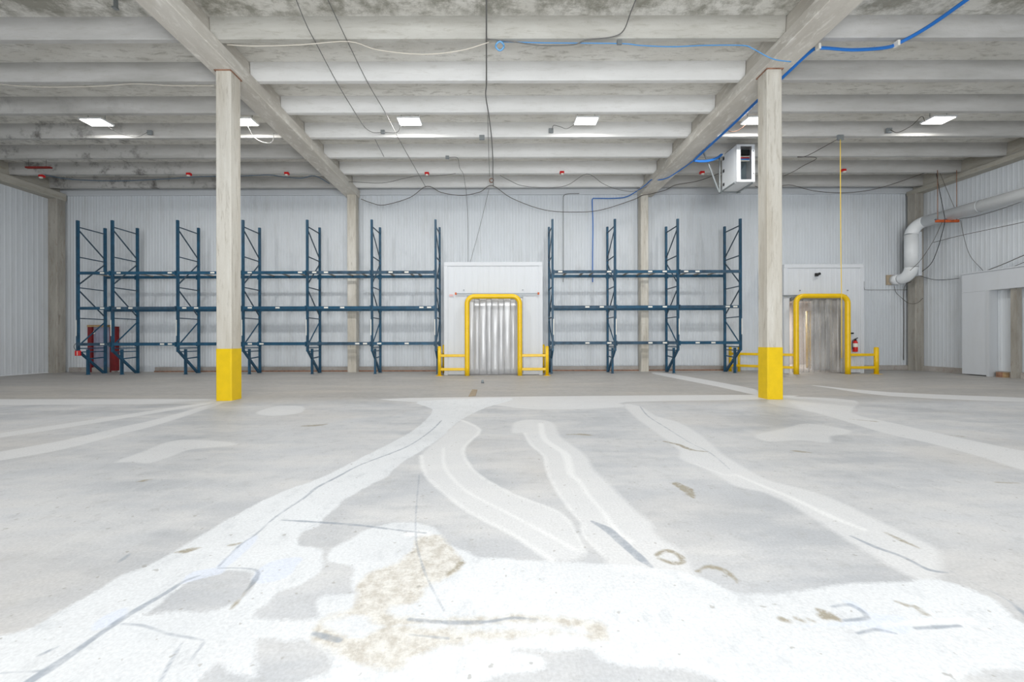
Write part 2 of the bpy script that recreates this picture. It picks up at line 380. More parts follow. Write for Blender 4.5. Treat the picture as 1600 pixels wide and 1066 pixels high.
def build_floor():
    ny, nx = 700, 1000
    ys = np.concatenate([np.linspace(-12, 1.0, 6), np.exp(np.linspace(math.log(1.25), math.log(17.1), ny))])
    u = np.linspace(math.asinh(-18.9/1.5), math.asinh(17.9/1.5), nx); xs = 1.5*np.sinh(u)
    X, Y = np.meshgrid(xs, ys); R, C = X.shape
    def field(polys=(), lines=(), holes=(), default=-1.0):
        A = np.full(X.shape, default)
        def apply(P, fn, pad, A, comb):
            r0 = max(0, np.searchsorted(ys, P[:, 1].min()-pad)-1); r1 = min(R, np.searchsorted(ys, P[:, 1].max()+pad)+1)
            c0 = max(0, np.searchsorted(xs, P[:, 0].min()-pad)-1); c1 = min(C, np.searchsorted(xs, P[:, 0].max()+pad)+1)
            if r1 <= r0 or c1 <= c0: return
            s = np.s_[r0:r1, c0:c1]; A[s] = comb(A[s], fn(X[s], Y[s]))
        for p in polys:
            P = smooth2([FL(*q) for q in p], 3, True)
            apply(P, lambda x, y, P=P: sdf_poly(P, x, y), .6, A, np.maximum)
        for pts, wd in lines:
            Wd = [Vector(FL(*q)) for q in pts]
            rad = []
            for q, ww in zip(pts, wd):
                yy = FL(*q)[1]; rad.append(ww*.5*yy/F*1.7)
            n = len(pts); P = smooth2([tuple(v) for v in Wd], 3); k = np.linspace(0, n-1, len(P)); rr = np.interp(k, range(n), rad)
            apply(P, lambda x, y, P=P, rr=rr: sdf_line(P, rr, x, y), .25, A, np.maximum)
        for p in holes:
            P = smooth2([FL(*q) for q in p], 3, True)
            apply(P, lambda x, y, P=P: -sdf_poly(P, x, y), .0, A, np.minimum)
        return A
    fields = {'white': field(WHITE, holes=NOTWHITE), 'light': field(LIGHT), 'brown': field(BROWNP, holes=NOTBROWN),
              'dark': field((), DARK), 'tan': field((), TAN), 'rim': field((), RIM), 'blue': field(BLUE)}
    me = D.meshes.new('floor')
    co = np.stack([X, Y, np.zeros_like(X)], -1).reshape(-1, 3).astype(np.float32)
    me.vertices.add(R*C); me.vertices.foreach_set('co', co.ravel())
    idx = np.arange(R*C).reshape(R, C)
    q = np.stack([idx[:-1, :-1], idx[:-1, 1:], idx[1:, 1:], idx[1:, :-1]], -1).reshape(-1, 4)
    nf = len(q); me.loops.add(nf*4); me.loops.foreach_set('vertex_index', q.ravel().astype(np.int32))
    me.polygons.add(nf); me.polygons.foreach_set('loop_start', np.arange(0, nf*4, 4, dtype=np.int32))
    me.polygons.foreach_set('loop_total', np.full(nf, 4, np.int32))
    me.update(calc_edges=True)
    for k, v in fields.items():
        a = me.attributes.new(k, 'FLOAT', 'POINT'); a.data.foreach_set('value', v.ravel().astype(np.float32))
    o = D.objects.new('floor', me); COL.objects.link(o); tag(o, kind='structure')
    # material
    m, nt, b = newmat('patched_concrete_floor')
    def att(n):
        a = nt.nodes.new('ShaderNodeAttribute'); a.attribute_name = n; return a.outputs['Fac']
    fine = noise(nt, 60, 4, .65); mid = noise(nt, 7, 6, .65); big = noise(nt, .55, 5, .6)
    streak = noise(nt, 2.2, 7, .65, stretch=(.35, 1.0, 1))
    edge = math_(nt, 'ADD', math_(nt, 'MULTIPLY', math_(nt, 'SUBTRACT', mid, .5), .07), math_(nt, 'MULTIPLY', math_(nt, 'SUBTRACT', fine, .5), .02))
    def mask(n, soft, k=1.0, amt=1.0):
        v = math_(nt, 'ADD', att(n), math_(nt, 'MULTIPLY', edge, k))
        return math_(nt, 'MULTIPLY', mapr(nt, v, -soft, soft), amt)
    c = mixc(nt, mapr(nt, big, .38, .62), lin((184, 187, 192)), lin((203, 205, 209)))
    c = mixc(nt, mapr(nt, streak, .42, .66), c, lin((213, 213, 214)))
    c = mixc(nt, math_(nt, 'MULTIPLY', mapr(nt, mid, .55, .7), .35), c, lin((168, 168, 168)))
    g = nt.nodes.new('ShaderNodeNewGeometry'); s = nt.nodes.new('ShaderNodeSeparateXYZ'); nt.links.new(g.outputs['Position'], s.inputs[0])
    warm = mapr(nt, noise(nt, .35, 3, .5), .52, .66)
    c = mixc(nt, math_(nt, 'MULTIPLY', warm, .35), c, lin((206, 200, 193)))
    sw = mapr(nt, noise(nt, 1.3, 8, .7, stretch=(1, .3, 1), dist=1.5), .55, .68)
    c = mixc(nt, math_(nt, 'MULTIPLY', sw, .3), c, lin((222, 223, 224)))
    far = mapr(nt, s.outputs[1], 8.2, 9.4)                 # floor tone turns darker and browner beyond the joint
    c = mixc(nt, math_(nt, 'MULTIPLY', far, .62), c, lin((150, 144, 136)))
    fs = mapr(nt, noise(nt, .9, 8, .65, stretch=(.3, 1.3, 1)), .5, .66)
    c = mixc(nt, math_(nt, 'MULTIPLY', math_(nt, 'MULTIPLY', fs, far), .5), c, lin((196, 190, 182)))
    c = mixc(nt, mask('light', .03, 1, .75), c, lin((226, 227, 229)))
    wv = mixc(nt, mapr(nt, noise(nt, 9, 9, .75, stretch=(1, .55, 1)), .52, .72), lin((230, 233, 237)), lin((206, 210, 215)))
    c = mixc(nt, math_(nt, 'MULTIPLY', mask('white', .015, 1.2), mapr(nt, noise(nt, .8, 5, .6), .35, .6, .68, .96)), c, wv)
    c = mixc(nt, mask('blue', .01, .5, .7), c, lin((218, 225, 240)))
    bn = mixc(nt, mapr(nt, noise(nt, 14, 8, .75), .42, .6), lin((226, 224, 219)), lin((194, 188, 178)))
    c = mixc(nt, mask('brown', .02, 1.5, .9), c, bn)
    c = mixc(nt, mask('rim', .02, .6, .6), c, lin((242, 243, 244)))
    c = mixc(nt, math_(nt, 'MULTIPLY', mask('tan', .01, .9, .9), mapr(nt, noise(nt, 24, 6, .7), .38, .5, .35, 1)), c, lin((158, 150, 132)))
    c = mixc(nt, math_(nt, 'MULTIPLY', mask('dark', .006, .3, .72), mapr(nt, noise(nt, 11, 6, .7), .35, .55, .45, 1)), c, lin((142, 152, 166)))
    spk = mapr(nt, noise(nt, 19, 2, .5), .69, .73)
    c = mixc(nt, math_(nt, 'MULTIPLY', spk, .45), c, lin((140, 136, 128)))
    grit = mapr(nt, fine, .3, .7, .86, 1.06)
    n = nt.nodes.new('ShaderNodeVectorMath'); n.operation = 'SCALE'; nt.links.new(c, n.inputs[0]); nt.links.new(grit, n.inputs['Scale'])
    nt.links.new(n.outputs[0], b.inputs['Base Color'])
    nt.links.new(mapr(nt, mid, .3, .7, .42, .6), b.inputs['Roughness']); b.inputs['Specular IOR Level'].default_value = .3
    bp = nt.nodes.new('ShaderNodeBump'); bp.inputs['Strength'].default_value = .15; bp.inputs['Distance'].default_value = .004
    nt.links.new(fine, bp.inputs['Height']); nt.links.new(bp.outputs[0], b.inputs['Normal'])
    me.materials.append(m)
build_floor()

# ------------------------------------------------------------------ shell
YW = 17.05; XL, XR = -18.75, 17.75; ZS = H+6.76; ZR = H+6.32; ZB = H+6.02; Y0 = -12
ceil = boxobj('ceiling', (XL-.3, XR+.3, Y0, YW+.3, ZS, ZS+.25), 'slab'); tag(ceil, kind='structure')
for k in range(-9, 7):
    yr = 8.49+1.36*k
    for x0, x1 in ((XL+.12, -6.31), (-6.04, 6.04), (6.41, XR-.12)):
        bm = B()
        prism(bm, [(yr-.13, ZR), (yr, ZR), (yr+.04, ZS+.02), (yr-.17, ZS+.02)], 'X', x0, x1)
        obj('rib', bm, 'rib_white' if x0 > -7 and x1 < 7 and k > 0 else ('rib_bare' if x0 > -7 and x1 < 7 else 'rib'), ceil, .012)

def corrugated(bm, u0, u1, z0, z1, pos, axis, inward, pitch=.125, d=.014):
    """ribbed sheet with thickness; axis 'X' runs along x at y=pos, 'Y' runs along y at x=pos"""
    prof = []; u = u0
    while u < u1-1e-6:
        for du, dd in ((0, 0), (.55, 0), (.65, d), (.9, d), (1.0, 0)):
            uu = u+du*pitch
            if uu <= u1: prof.append((uu, pos+inward*dd))
        u += pitch
    if prof[-1][0] < u1: prof.append((u1, pos))
    poly = prof + [(u1, pos-inward*.08), (u0, pos-inward*.08)]
    if axis == 'Y': poly = [(b_, a_) for a_, b_ in poly]
    # de-duplicate
    q = [poly[0]]
    for p in poly[1:]:
        if abs(p[0]-q[-1][0])+abs(p[1]-q[-1][1]) > 1e-5: q.append(p)
    prism(bm, q, 'Z', z0, z1)
# back wall, with the openings of the two strip doors left free
OPEN = [(-1.35, 1.1, 2.95), (11.25, 13.45, 2.95)]
PT = H+6.17
bm = B()
edges = [XL, OPEN[0][0], OPEN[0][1], OPEN[1][0], OPEN[1][1], XR]
corrugated(bm, XL, OPEN[0][0], 0.0, PT, YW, 'X', -1)
corrugated(bm, OPEN[0][1], OPEN[1][0], 0.0, PT, YW, 'X', -1)
corrugated(bm, OPEN[1][1], XR, 0.0, PT, YW, 'X', -1)
for a, b_, z in OPEN: corrugated(bm, a, b_, z, PT, YW, 'X', -1)
tag(obj('wall_back', bm, 'panel'), kind='structure')
tag(boxobj('trim_1', (XL, XR, YW-.10, YW+.1, PT, ZS), 'fascia'), kind='structure')
tag(boxobj('trim_2', (XL+.4, XR-.4, YW-.115, YW-.1, PT-.02, PT+.03), 'panel_clean'), kind='structure')
bm = B()
for a, b_ in ((XL+.5, -16.3), (-14.6, -2.25), (1.95, 10.3), (14.4, XR-.05)):
    box(bm, a, b_, YW-.16, YW+.05, 0, .20)
tag(obj('baseboard_back', bm, 'curb', None, .01), kind='structure')
bm = B()
for a, b_ in ((-14.6, -2.25), (1.95, 9.6)):
    box(bm, a, b_, YW-.19, YW-.161, 0, .05)
tag(obj('trim_3', bm, 'rust'), kind='structure')
bm = B(); corrugated(bm, Y0, 16.6, 0.02, ZS, XL, 'Y', 1, .18, .006)
tag(obj('wall_left', bm, 'panel'), kind='structure')
# right wall with the dock opening free
bm = B(); corrugated(bm, 14.25, 17.0, 0, ZS, XR, 'Y', -1, .14, .005); corrugated(bm, Y0, 14.25, 3.1, ZS, XR, 'Y', -1, .14, .005); corrugated(bm, Y0, 10.2, .0, 3.1, XR, 'Y', -1, .14, .005)
tag(obj('wall_right', bm, 'panel'), kind='structure')
tag(boxobj('baseboard_right', (XR-.12, XR+.05, 14.9, 17.0, 0, .2), 'curb'), kind='structure')

# beams and columns
def main_beam(fl0, fl1, w0, w1, label):
    bm = B()
    prism(bm, [(fl0, ZB), (fl1, ZB), (fl1, ZR-.002), (w1, ZR-.002), (w1, ZS), (w0, ZS), (w0, ZR-.002), (fl0, ZR-.002)], 'Y', Y0, YW-.13)
    return tag(obj('concrete_beam', bm, 'beam', None, .012), label, 'beam', 'precast ceiling beams')
main_beam(-6.44, -5.87, -6.30, -6.05, 'grey concrete ceiling beam resting on the left free-standing column')
main_beam(5.92, 6.53, 6.05, 6.40, 'grey concrete ceiling beam resting on the right free-standing column')
for s, X, lab in ((1, XL, 'stained concrete edge beam running along the top of the left wall'), (-1, XR, 'stained concrete edge beam running along the top of the right wall')):
    zb = ZB-.12 if s == 1 else ZB
    bm = B(); a = X+s*.4
    prism(bm, [(X, zb), (a, zb), (a, ZR-.12), (X+s*.12, ZR-.12), (X+s*.12, ZS), (X, ZS)], 'Y', Y0, YW-.12)
    tag(obj('edge_beam', bm, 'edge_beam', None, .012), lab, 'beam')

def column(x0, x1, y0, y1, z1, mat, label, painted=None, group=None):
    t = thing('concrete_column', label, 'column', ((x0+x1)/2, (y0+y1)/2, 0), group)
    zb = painted or 0
    obj('shaft', chamf(x0, x1, y0, y1, zb, z1, .022), mat, t)
    if painted:
        e = .006
        o = obj('painted_base', chamf(x0-e, x1+e, y0-e, y1+e, 0, zb, .022), 'yellow2', t); o['label'] = 'bright yellow painted base of column'
        boxobj('bearing_plate', (x0-.02, x1+.02, y0-.02, y1+.02, z1-.022, z1-.001), 'rust', t)
    return t
def chamf(x0, x1, y0, y1, z0, z1, c):
    bm = B()
    prism(bm, [(x0+c, y0), (x1-c, y0), (x1, y0+c), (x1, y1-c), (x1-c, y1), (x0+c, y1), (x0, y1-c), (x0, y0+c)], 'Z', z0, z1)
    return bm
column(-6.30, -5.96, 8.87, 9.23, ZB, 'column', 'free-standing concrete column with yellow base, left of the centre door', 1.16)
column(6.00, 6.34, 8.87, 9.21, ZB, 'column', 'free-standing concrete column with yellow base, in front of the right strip door', 1.16)
column(-6.29, -5.92, 16.55, 16.90, ZB, 'column', 'concrete column against the back wall, behind the left blue rack')
column(5.93, 6.25, 16.55, 16.90, ZB, 'column', 'concrete column against the back wall, behind the right blue rack')
column(-18.74, -18.36, 16.55, 16.90, ZB-.12, 'old_column', 'weathered concrete column in the left rear corner')
column(17.35, 17.70, 16.55, 16.90, ZB, 'old_column', 'weathered concrete column in the right rear corner, behind the white duct')

# ------------------------------------------------------------------ pallet racks
YF, YR = 15.3, 16.36
def mk_frame(parent, X, side):
    """side: +1 = face of the posts towards the camera's left/right is irrelevant; posts .08 wide"""
    bm = B(); pw = .040
    for y0 in (YF, YR):
        zb = .9 if y0 == YF else 0
        for sx in (-1, 1): box(bm, X+sx*pw-.002*sx, X+sx*pw-.006*sx, y0-.036, y0+.036, zb, 5.96)
        box(bm, X-pw, X+pw, y0-.038, y0-.034, zb, 5.96)
        box(bm, X-pw, X-pw+.02, y0+.034, y0+.038, zb, 5.96); box(bm, X+pw-.02, X+pw, y0+.034, y0+.038, zb, 5.96)
    # slanted front leg, short inner leg and the doubled strut above it
    bar(bm, (X, YF-.01, .96), (X, YR-.08, .03), .075, .07)
    box(bm, X-.036, X+.036, YF+.33, YF+.41, 0, 1.0)
    fr = obj('upright_frame', bm, 'blue', parent)
    for z in (5.71, 4.56, 3.38, 2.20, 1.04, .90):
        b2 = B(); bar(b2, (X, YF+.03, z), (X, YR-.03, z), .038, .03); obj('brace', b2, 'brace' if z > 1.1 else 'blue', fr)
    b2 = B(); bar(b2, (X, YF+.40, .62), (X, YR-.03, .66), .045, .03); obj('brace', b2, 'blue', fr)
    for za, zb, f in ((5.6, 4.68, 1), (4.44, 3.5, 0), (3.28, 2.32, 1), (2.08, 1.16, 0)):
        b2 = B()
        if f: bar(b2, (X, YF+.03, za), (X, YR-.03, zb), .038, .03)
        else: bar(b2, (X, YR-.03, za), (X, YF+.03, zb), .038, .03)
        obj('brace', b2, 'brace' if za > 2.2 else 'blue', fr)
    b2 = B(); box(b2, X-.07, X+.07, YR-.07, YR+.07, 0, .008); obj('foot_plate', b2, 'blue', fr)
    b2 = B(); box(b2, X-.06, X+.06, YF+.31, YF+.43, 0, .008); obj('foot_plate', b2, 'blue', fr)
    # holes down the front posts' faces, as one punched strip of marks
    b2 = B(); z = 1.0
    while z < 5.9:
        for sx in (-.018, .018): box(b2, X+sx-.007, X+sx+.007, YF-.0395, YF-.0375, z, z+.026)
        z += .05
    h = obj('slot_row', b2, 'black', fr); h['kind'] = 'stuff'
    b2 = B(); box(b2, X-side*.03-.014, X-side*.03+.014, YF-.043, YF-.0395, 1.52, 2.13); s = obj('label_strip', b2, 'label', fr); s['label'] = 'white location label strip'
    return fr
def mk_beam(parent, X0, X1, y, z, mat, stickers=()):
    bm = B(); a, b_ = X0+.042, X1-.042
    prism(bm, [(y-.028, z-.055), (y+.028, z-.055), (y+.028, z+.03), (y+.0, z+.03), (y+.0, z+.055), (y-.028, z+.055)], 'X', a, b_)
    for x0, x1 in ((a-.004, a+.03), (b_-.03, b_+.004)): box(bm, x0, x1, y-.034, y+.03, z-.1, z+.08)
    o = obj('load_beam', bm, mat, parent)
    for st in stickers:
        b2 = B(); xc = X0+(X1-X0)*st; box(b2, xc-.08, xc+.08, y-.0305, y-.0285, z-.025, z+.03); obj('sticker', b2, 'label', o)
    return o
def rack(xs, label, side, holes=()):
    t = thing('pallet_rack', label, 'pallet rack', (xs[0], YF, 0))
    for X in xs: mk_frame(t, X, side)
    for i, (a, b_) in enumerate(zip(xs, xs[1:])):
        for z in (1.2, 2.58, 3.93):
            st = random.sample((.12, .3, .55, .78, .9), 2)
            if (b_-a) < 2: st = [.75]
            mk_beam(t, a, b_, YF-.045, z, random.choice(('blue', 'blue_worn')), st)
            mk_beam(t, a, b_, YR-.03, z, 'blue')
        for q in range(3 if b_-a > 2 else 1):
            xc = a+(b_-a)*(.25+.25*q+random.uniform(-.07, .07)); bm = B()
            box(bm, xc-.04, xc+.04, YF-.04, YR-.03, 3.955, 3.985); obj('cross_bar', bm, 'bar', t)
    return t
rack([-16.16, -14.83, -12.32, -9.81, -7.34, -4.86, -2.41], 'long empty blue pallet rack left of the centre strip door', 1)
rack([2.08, 4.48, 6.895, 9.30], 'shorter empty blue pallet rack right of the centre strip door', -1)

# ------------------------------------------------------------------ strip doors: vestibule, curtain, guard
def vestibule(x0, x1, yf, z1, ox0, ox1, oz, label, track=True):
    t = thing('door_vestibule', label, 'door surround', ((x0+x1)/2, yf, 0))
    th = .12
    def ribbed(name, a, b_, z0, z2):
        bm = B(); corrugated(bm, a, b_, z0, z2, yf, 'X', -1, .21, .004); 
        return obj(name, bm, 'panel_clean', t)
    ribbed('side_panel', x0, ox0, .02, z1-.1); ribbed('side_panel', ox1, x1, .02, z1-.1); ribbed('header_panel', ox0, ox1, oz, z1-.1)
    boxobj('top_trim', (x0-.02, x1+.02, yf-.03, yf+.1, z1-.14, z1), 'panel_clean', t)
    for a in (x0, x1): boxobj('corner_trim', (a-.03 if a == x0 else a-.1, a+.1 if a == x0 else a+.03, yf-.022, yf+.06, 0.0, z1-.14), 'panel_clean', t)
    boxobj('outer_side', (x0, x0+.08, yf+.08, YW-.08, 0, z1-.02), 'panel_clean', t); boxobj('outer_side', (x1-.08, x1, yf+.08, YW-.08, 0, z1-.02), 'panel_clean', t)
    boxobj('roof', (x0, x1, yf+.08, YW-.08, z1-.1, z1-.02), 'panel_clean', t)
    for a, s in ((ox0, -1), (ox1, 1)): boxobj('jamb_trim', (a, a+s*.14, yf-.03, yf+.1, 0.02, oz), 'panel_clean', t)
    for s in (.12, .88): boxobj('bolt', (x0+(x1-x0)*s*.8+.1*x0*0+(x1-x0)*.1-.02, x0+(x1-x0)*s*.8+(x1-x0)*.1+.02, yf-.03, yf-.01, oz+.28, oz+.32), 'grey_metal', t)
    # sill shadow gap pieces
    return t
def curtain(x0, x1, y, z0, z1, n, mat, label):
    t = thing('strip_curtain', label, 'strip curtain', ((x0+x1)/2, y, 0))
    pitch = (x1-x0)/n; wd = pitch*1.22
    boxobj('hanging_rail', (x0-.03, x1+.03, y-.02, y+.03, z1-.05, z1+.03), 'grey_metal', t)
    for i in range(n):
        xc = x0+pitch*(i+.5); bow = random.uniform(.02, .055)*(1 if i % 2 else .8); dz = random.uniform(0, .03); yo = .028*(i % 2); tw = random.uniform(-.02, .02)
        bm = B(); K, Z = 7, 14; lay = []
        for th in (0, .003):
            g = []
            for j in range(Z+1):
                f = j/Z; z = z1-.03-(z1-.03-z0-dz)*f
                g.append([bm.verts.new((xc+wd*(k/(K-1)-.5)+tw*f*.5, y+yo-bow*(1-(2*k/(K-1)-1)**2)*(.15+.85*min(1, f*2.2))+th+tw*f+.008*math.sin(9*f+i*2), z)) for k in range(K)])
            lay.append(g)
        for g in lay:
            for a, b_ in zip(g, g[1:]):
                for k in range(K-1): bm.faces.new((a[k], a[k+1], b_[k+1], b_[k])).smooth = True
        for j in range(Z):
            for k in (0, K-1): bm.faces.new((lay[0][j][k], lay[1][j][k], lay[1][j+1][k], lay[0][j+1][k]))
        for k in range(K-1):
            for j in (0, Z): bm.faces.new((lay[0][j][k], lay[0][j][k+1], lay[1][j][k+1], lay[1][j][k]))
        obj('vinyl_strip', bm, mat, t)
    return t
def arch(t, xa, xb, y, ztop, r):
    R = .28; pts = [(xa, y, 0.0)]
    pts += [(xa, y, z) for z in np.linspace(.3, ztop-R, 5)]
    pts += [(xa+R-R*math.cos(a), y, ztop-R+R*math.sin(a)) for a in np.linspace(.2, math.pi/2, 8)]
    pts += [(xb-R+R*math.sin(a), y, ztop-R+R*math.cos(a)) for a in np.linspace(0, math.pi/2-.2, 8)]
    pts += [(xb, y, z) for z in np.linspace(ztop-R, .3, 5)] + [(xb, y, 0.0)]
    bm = B(); tube(bm, pts, r, 20); return obj('arch_pipe', bm, 'yellow', t)
def post(t, x, y, h, r=.065, plate=True):
    bm = B(); cyl(bm, (x, y), r, 0, h-.03, 16); cyl(bm, (x, y), r, h-.03, h, 16, r*.7); o = obj('post', bm, 'yellow', t)
    if plate: b2 = B(); box(b2, x-.12, x+.12, y-.12, y+.12, 0, .012); obj('base_plate', b2, 'yellow', o)
def rail(t, a, b_, z, h=.1, d=.06):
    bm = B(); a, b_ = Vector((*a, z)), Vector((*b_, z)); u = (b_-a).normalized(); n = Vector((-u.y, u.x, 0))*d/2; k = Vector((0, 0, h/2))
    vs = [[bm.verts.new(p+s*n+q*k) for s, q in ((-1,-1),(1,-1),(1,1),(-1,1))] for p in (a, b_)]
    for i in range(4): bm.faces.new((vs[0][i], vs[0][(i+1)%4], vs[1][(i+1)%4], vs[1][i]))
    bm.faces.new(vs[0][::-1]); bm.faces.new(vs[1]); obj('rail', bm, 'yellow', t, .01)

v = vestibule(-2.03, 1.64, 15.1, 4.28, -1.12, .86, 2.92, 'white insulated panel surround of the centre strip door')
bm = B(); box(bm, -1.62, 1.52, 15.03, 15.06, 3.06, 3.10); tr = obj('door_track', bm, 'grey_metal', v)
for x in (-1.62, 1.50): boxobj('track_end', (x-.02, x+.04, 15.0, 15.07, 3.04, 3.12), 'orange', tr)
boxobj('sticker', (-1.86, -1.72, 15.068, 15.08, 2.98, 3.06), plain('faded_pink_sticker', (214, 176, 176), .7), v)
curtain(-1.16, .90, 14.99, .03, 2.98, 9, 'vinyl', 'scuffed translucent strip curtain hanging in the centre doorway')
g = thing('door_guard', 'yellow pipe arch with side rails guarding the centre strip door', 'door guard', (-.19, 14.8, 0))
arch(g, -1.17, .79, 14.8, 2.95, .09)
for s, xa, xo in ((-1, -1.17, -2.2), (1, .79, 1.80)):
    post(g, xo, 14.8, 1.10); post(g, xo, 16.0, 1.14, .055, False)
    for z in (.75, .24): rail(g, (xa, 14.8), (xo, 14.8), z); rail(g, (xo, 14.8), (xo, 16.0), z)

v = vestibule(11.13, 14.18, 15.5, 4.24, 11.31, 13.32, 2.92, 'white insulated panel surround of the right strip door')
bm = B(); box(bm, 10.9, 13.5, 15.42, 15.45, 2.98, 3.04); obj('door_track', bm, 'grey_metal', v)
curtain(11.36, 13.3, 15.38, .03, 2.93, 9, 'vinyl2', 'clear strip curtain hanging in the right doorway')
g = thing('door_guard', 'yellow pipe arch with long side rails guarding the right strip door', 'door guard', (12.2, 15.05, 0))
arch(g, 11.25, 13.2, 15.05, 2.96, .09)
post(g, 14.28, 15.05, 1.02, .075)
for z in (.73, .25): rail(g, (13.2, 15.05), (14.28, 15.05), z)
post(g, 9.60, 16.5, 1.02, .06, False); post(g, 9.87, 16.35, 1.02, .05, False)
for z in (.73, .25): rail(g, (11.25, 15.05), (9.6, 16.5), z)
# small rooms beyond the two strip doors
def beyond(n, x0, x1, z1, mat, power):
    for nm, d in ((f'wall_passage_{n}_left', (x0-.1, x0, YW+.08, 21, 0, z1)), (f'wall_passage_{n}_right', (x1, x1+.1, YW+.08, 21, 0, z1)), (f'wall_passage_{n}_back', (x0-.1, x1+.1, 21, 21.1, 0, z1))):
        tag(boxobj(nm, d, mat), kind='structure')
    tag(boxobj(f'ceiling_passage_{n}', (x0-.1, x1+.1, YW+.08, 21.1, z1, z1+.1), mat), kind='structure')
    tag(boxobj(f'floor_passage_{n}', (x0-.1, x1+.1, 17.1, 21.1, -.1, .0), 'curb'), kind='structure')
    area(f'passage_fill_{n}', ((x0+x1)/2, 19.4 if n == 2 else 17.9, z1-.1), (0, 0, 0), 1.6, .5, power, (1, .98, .94))  # added fill that brightens the space behind the curtain
beyond(1, -1.9, 1.6, 3.2, 'panel_clean', 45)
beyond(2, 10.4, 17.4, 3.2, plain('beige_passage_wall', (206, 197, 192), .7), 170)
for k, (x, y) in enumerate(((14.16, 18.2), (15.7, 18.4))):
    bm = B(); cyl(bm, (x, y), .09, 0, 2.6 if k == 0 else 3.0, 16); tag(obj('yellow_bollard', bm, 'yellow'), ('yellow pipe post beyond the right strip curtain, nearer its left edge', 'yellow pipe post beyond the right strip curtain, nearer its right edge')[k], 'post', 'posts beyond the right strip door')

t = thing('tube_light', 'lit tube lamp glowing behind the top of the centre strip curtain', 'lamp', (-.1, 16.4, 2.8))
boxobj('lamp_body', (-1.05, .8, 16.36, 16.46, 2.82, 2.87), 'cabinet', t)
bm = B(); tube(bm, [(-1.0, 16.40, 2.79), (.75, 16.40, 2.79)], .05, 10); obj('glowing_tube', bm, 'lens', t)
# security camera above right door
t = thing('security_camera', 'small black camera mounted above the right strip door', 'camera', tuple(W(1278, 429, 15.45)))
p = W(1278, 429, 15.4); bm = B(); box(bm, p.x-.06, p.x+.06, 15.44, 15.48, p.z-.06, p.z+.06); obj('mount', bm, 'black', t)
bm = B(); tube(bm, [(p.x-.09, 15.36, p.z-.02), (p.x+.07, 15.40, p.z+.03)], .05, 12); obj('camera_body', bm, 'black', t)
# fire extinguisher on the guard side of the right door
def extinguisher(x, y, z, label):
    t = thing('fire_extinguisher', label, 'fire extinguisher', (x, y, z))
    bm = B(); tube(bm, [(x, y, z), (x, y, z+.02), (x, y, z+.36), (x, y, z+.41), (x, y, z+.44)], [.07, .078, .078, .06, .025], 16); o = obj('cylinder', bm, 'bright_red', t)
    bm = B(); tube(bm, [(x, y, z+.19), (x, y, z+.33)], .0795, 16, False); obj('label_band', bm, 'label', o)['label'] = 'white label band'
    bm = B(); box(bm, x-.03, x+.06, y-.02, y+.02, z+.44, z+.47); bar(bm, (x-.02, y, z+.49), (x+.1, y, z+.54), .02, .03); box(bm, x-.02, x+.02, y-.02, y+.02, z+.43, z+.5); obj('valve_handle', bm, 'black', t)
    bm = B(); tube(bm, smooth([(x-.03, y, z+.47), (x-.11, y-.02, z+.44), (x-.13, y-.02, z+.28), (x-.11, y-.02, z+.1)]), .014, 8); obj('hose', bm, 'black', t)
extinguisher(13.79, 15.39, .83, 'red fire extinguisher with white label beside the right strip door')
boxobj_ = boxobj('wall_button', (13.6, 13.78, 15.44, 15.48, 1.52, 1.58), 'black'); tag(boxobj_, 'small black button plate above the fire extinguisher', 'switch')
# red box at the left rack end
p = W(123.5, 552, 15.25)
t = thing('fire_alarm_box', 'small bright red box with a wire at the left end of the long rack', 'alarm box', (p.x, 15.24, p.z-.13))
boxobj('housing', (p.x-.09, p.x+.09, 15.17, 15.25, p.z-.1, p.z+.1), 'bright_red', t, .01)
boxobj('front_plate', (p.x+.01, p.x+.03, 15.16, 15.169, p.z-.08, p.z+.08), 'label', t)
bm = B(); tube(bm, smooth([(p.x-.07, 15.2, p.z+.1), (p.x-.14, 15.2, p.z+.25), (p.x-.09, 15.22, p.z+.38)]), .008, 6); obj('wire', bm, 'black', t)

# red framed door at left of the back wall
def P(px, py, Y): 
    q = W(px, py, Y); return q.x, q.z
xa, _ = P(137.5, 540, 16.9); xb, _ = P(172, 540, 16.9); _, zt = P(150, 509, 16.9); xc, _ = P(182, 540, 16.9)
d = thing('door_1', None, None, ((xa+xb)/2, 16.95, 0)); tag(d, kind='structure')
bm = B(); box(bm, xa, xa+.17, 16.88, 17.02, 0, zt); box(bm, xb, xb+.06, 16.88, 17.02, 0, zt); obj('door_frame', bm, 'red', d)
boxobj('frame_head', (xa, xb+.06, 16.86, 17.02, zt-.06, zt+.03), 'wood', d)
bm = B(); corrugated(bm, xa+.17, xb, .04, zt-.06, 16.97, 'X', -1, .16, .01); obj('door_leaf', bm, 'doorleaf', d)
boxobj('door_handle', (xa+.2, xa+.26, 16.92, 16.955, 1.62, 1.75), 'label', d)
boxobj('side_panel', (xb+.06, xc, 16.86, 17.02, .06, zt-.04), 'red', d)

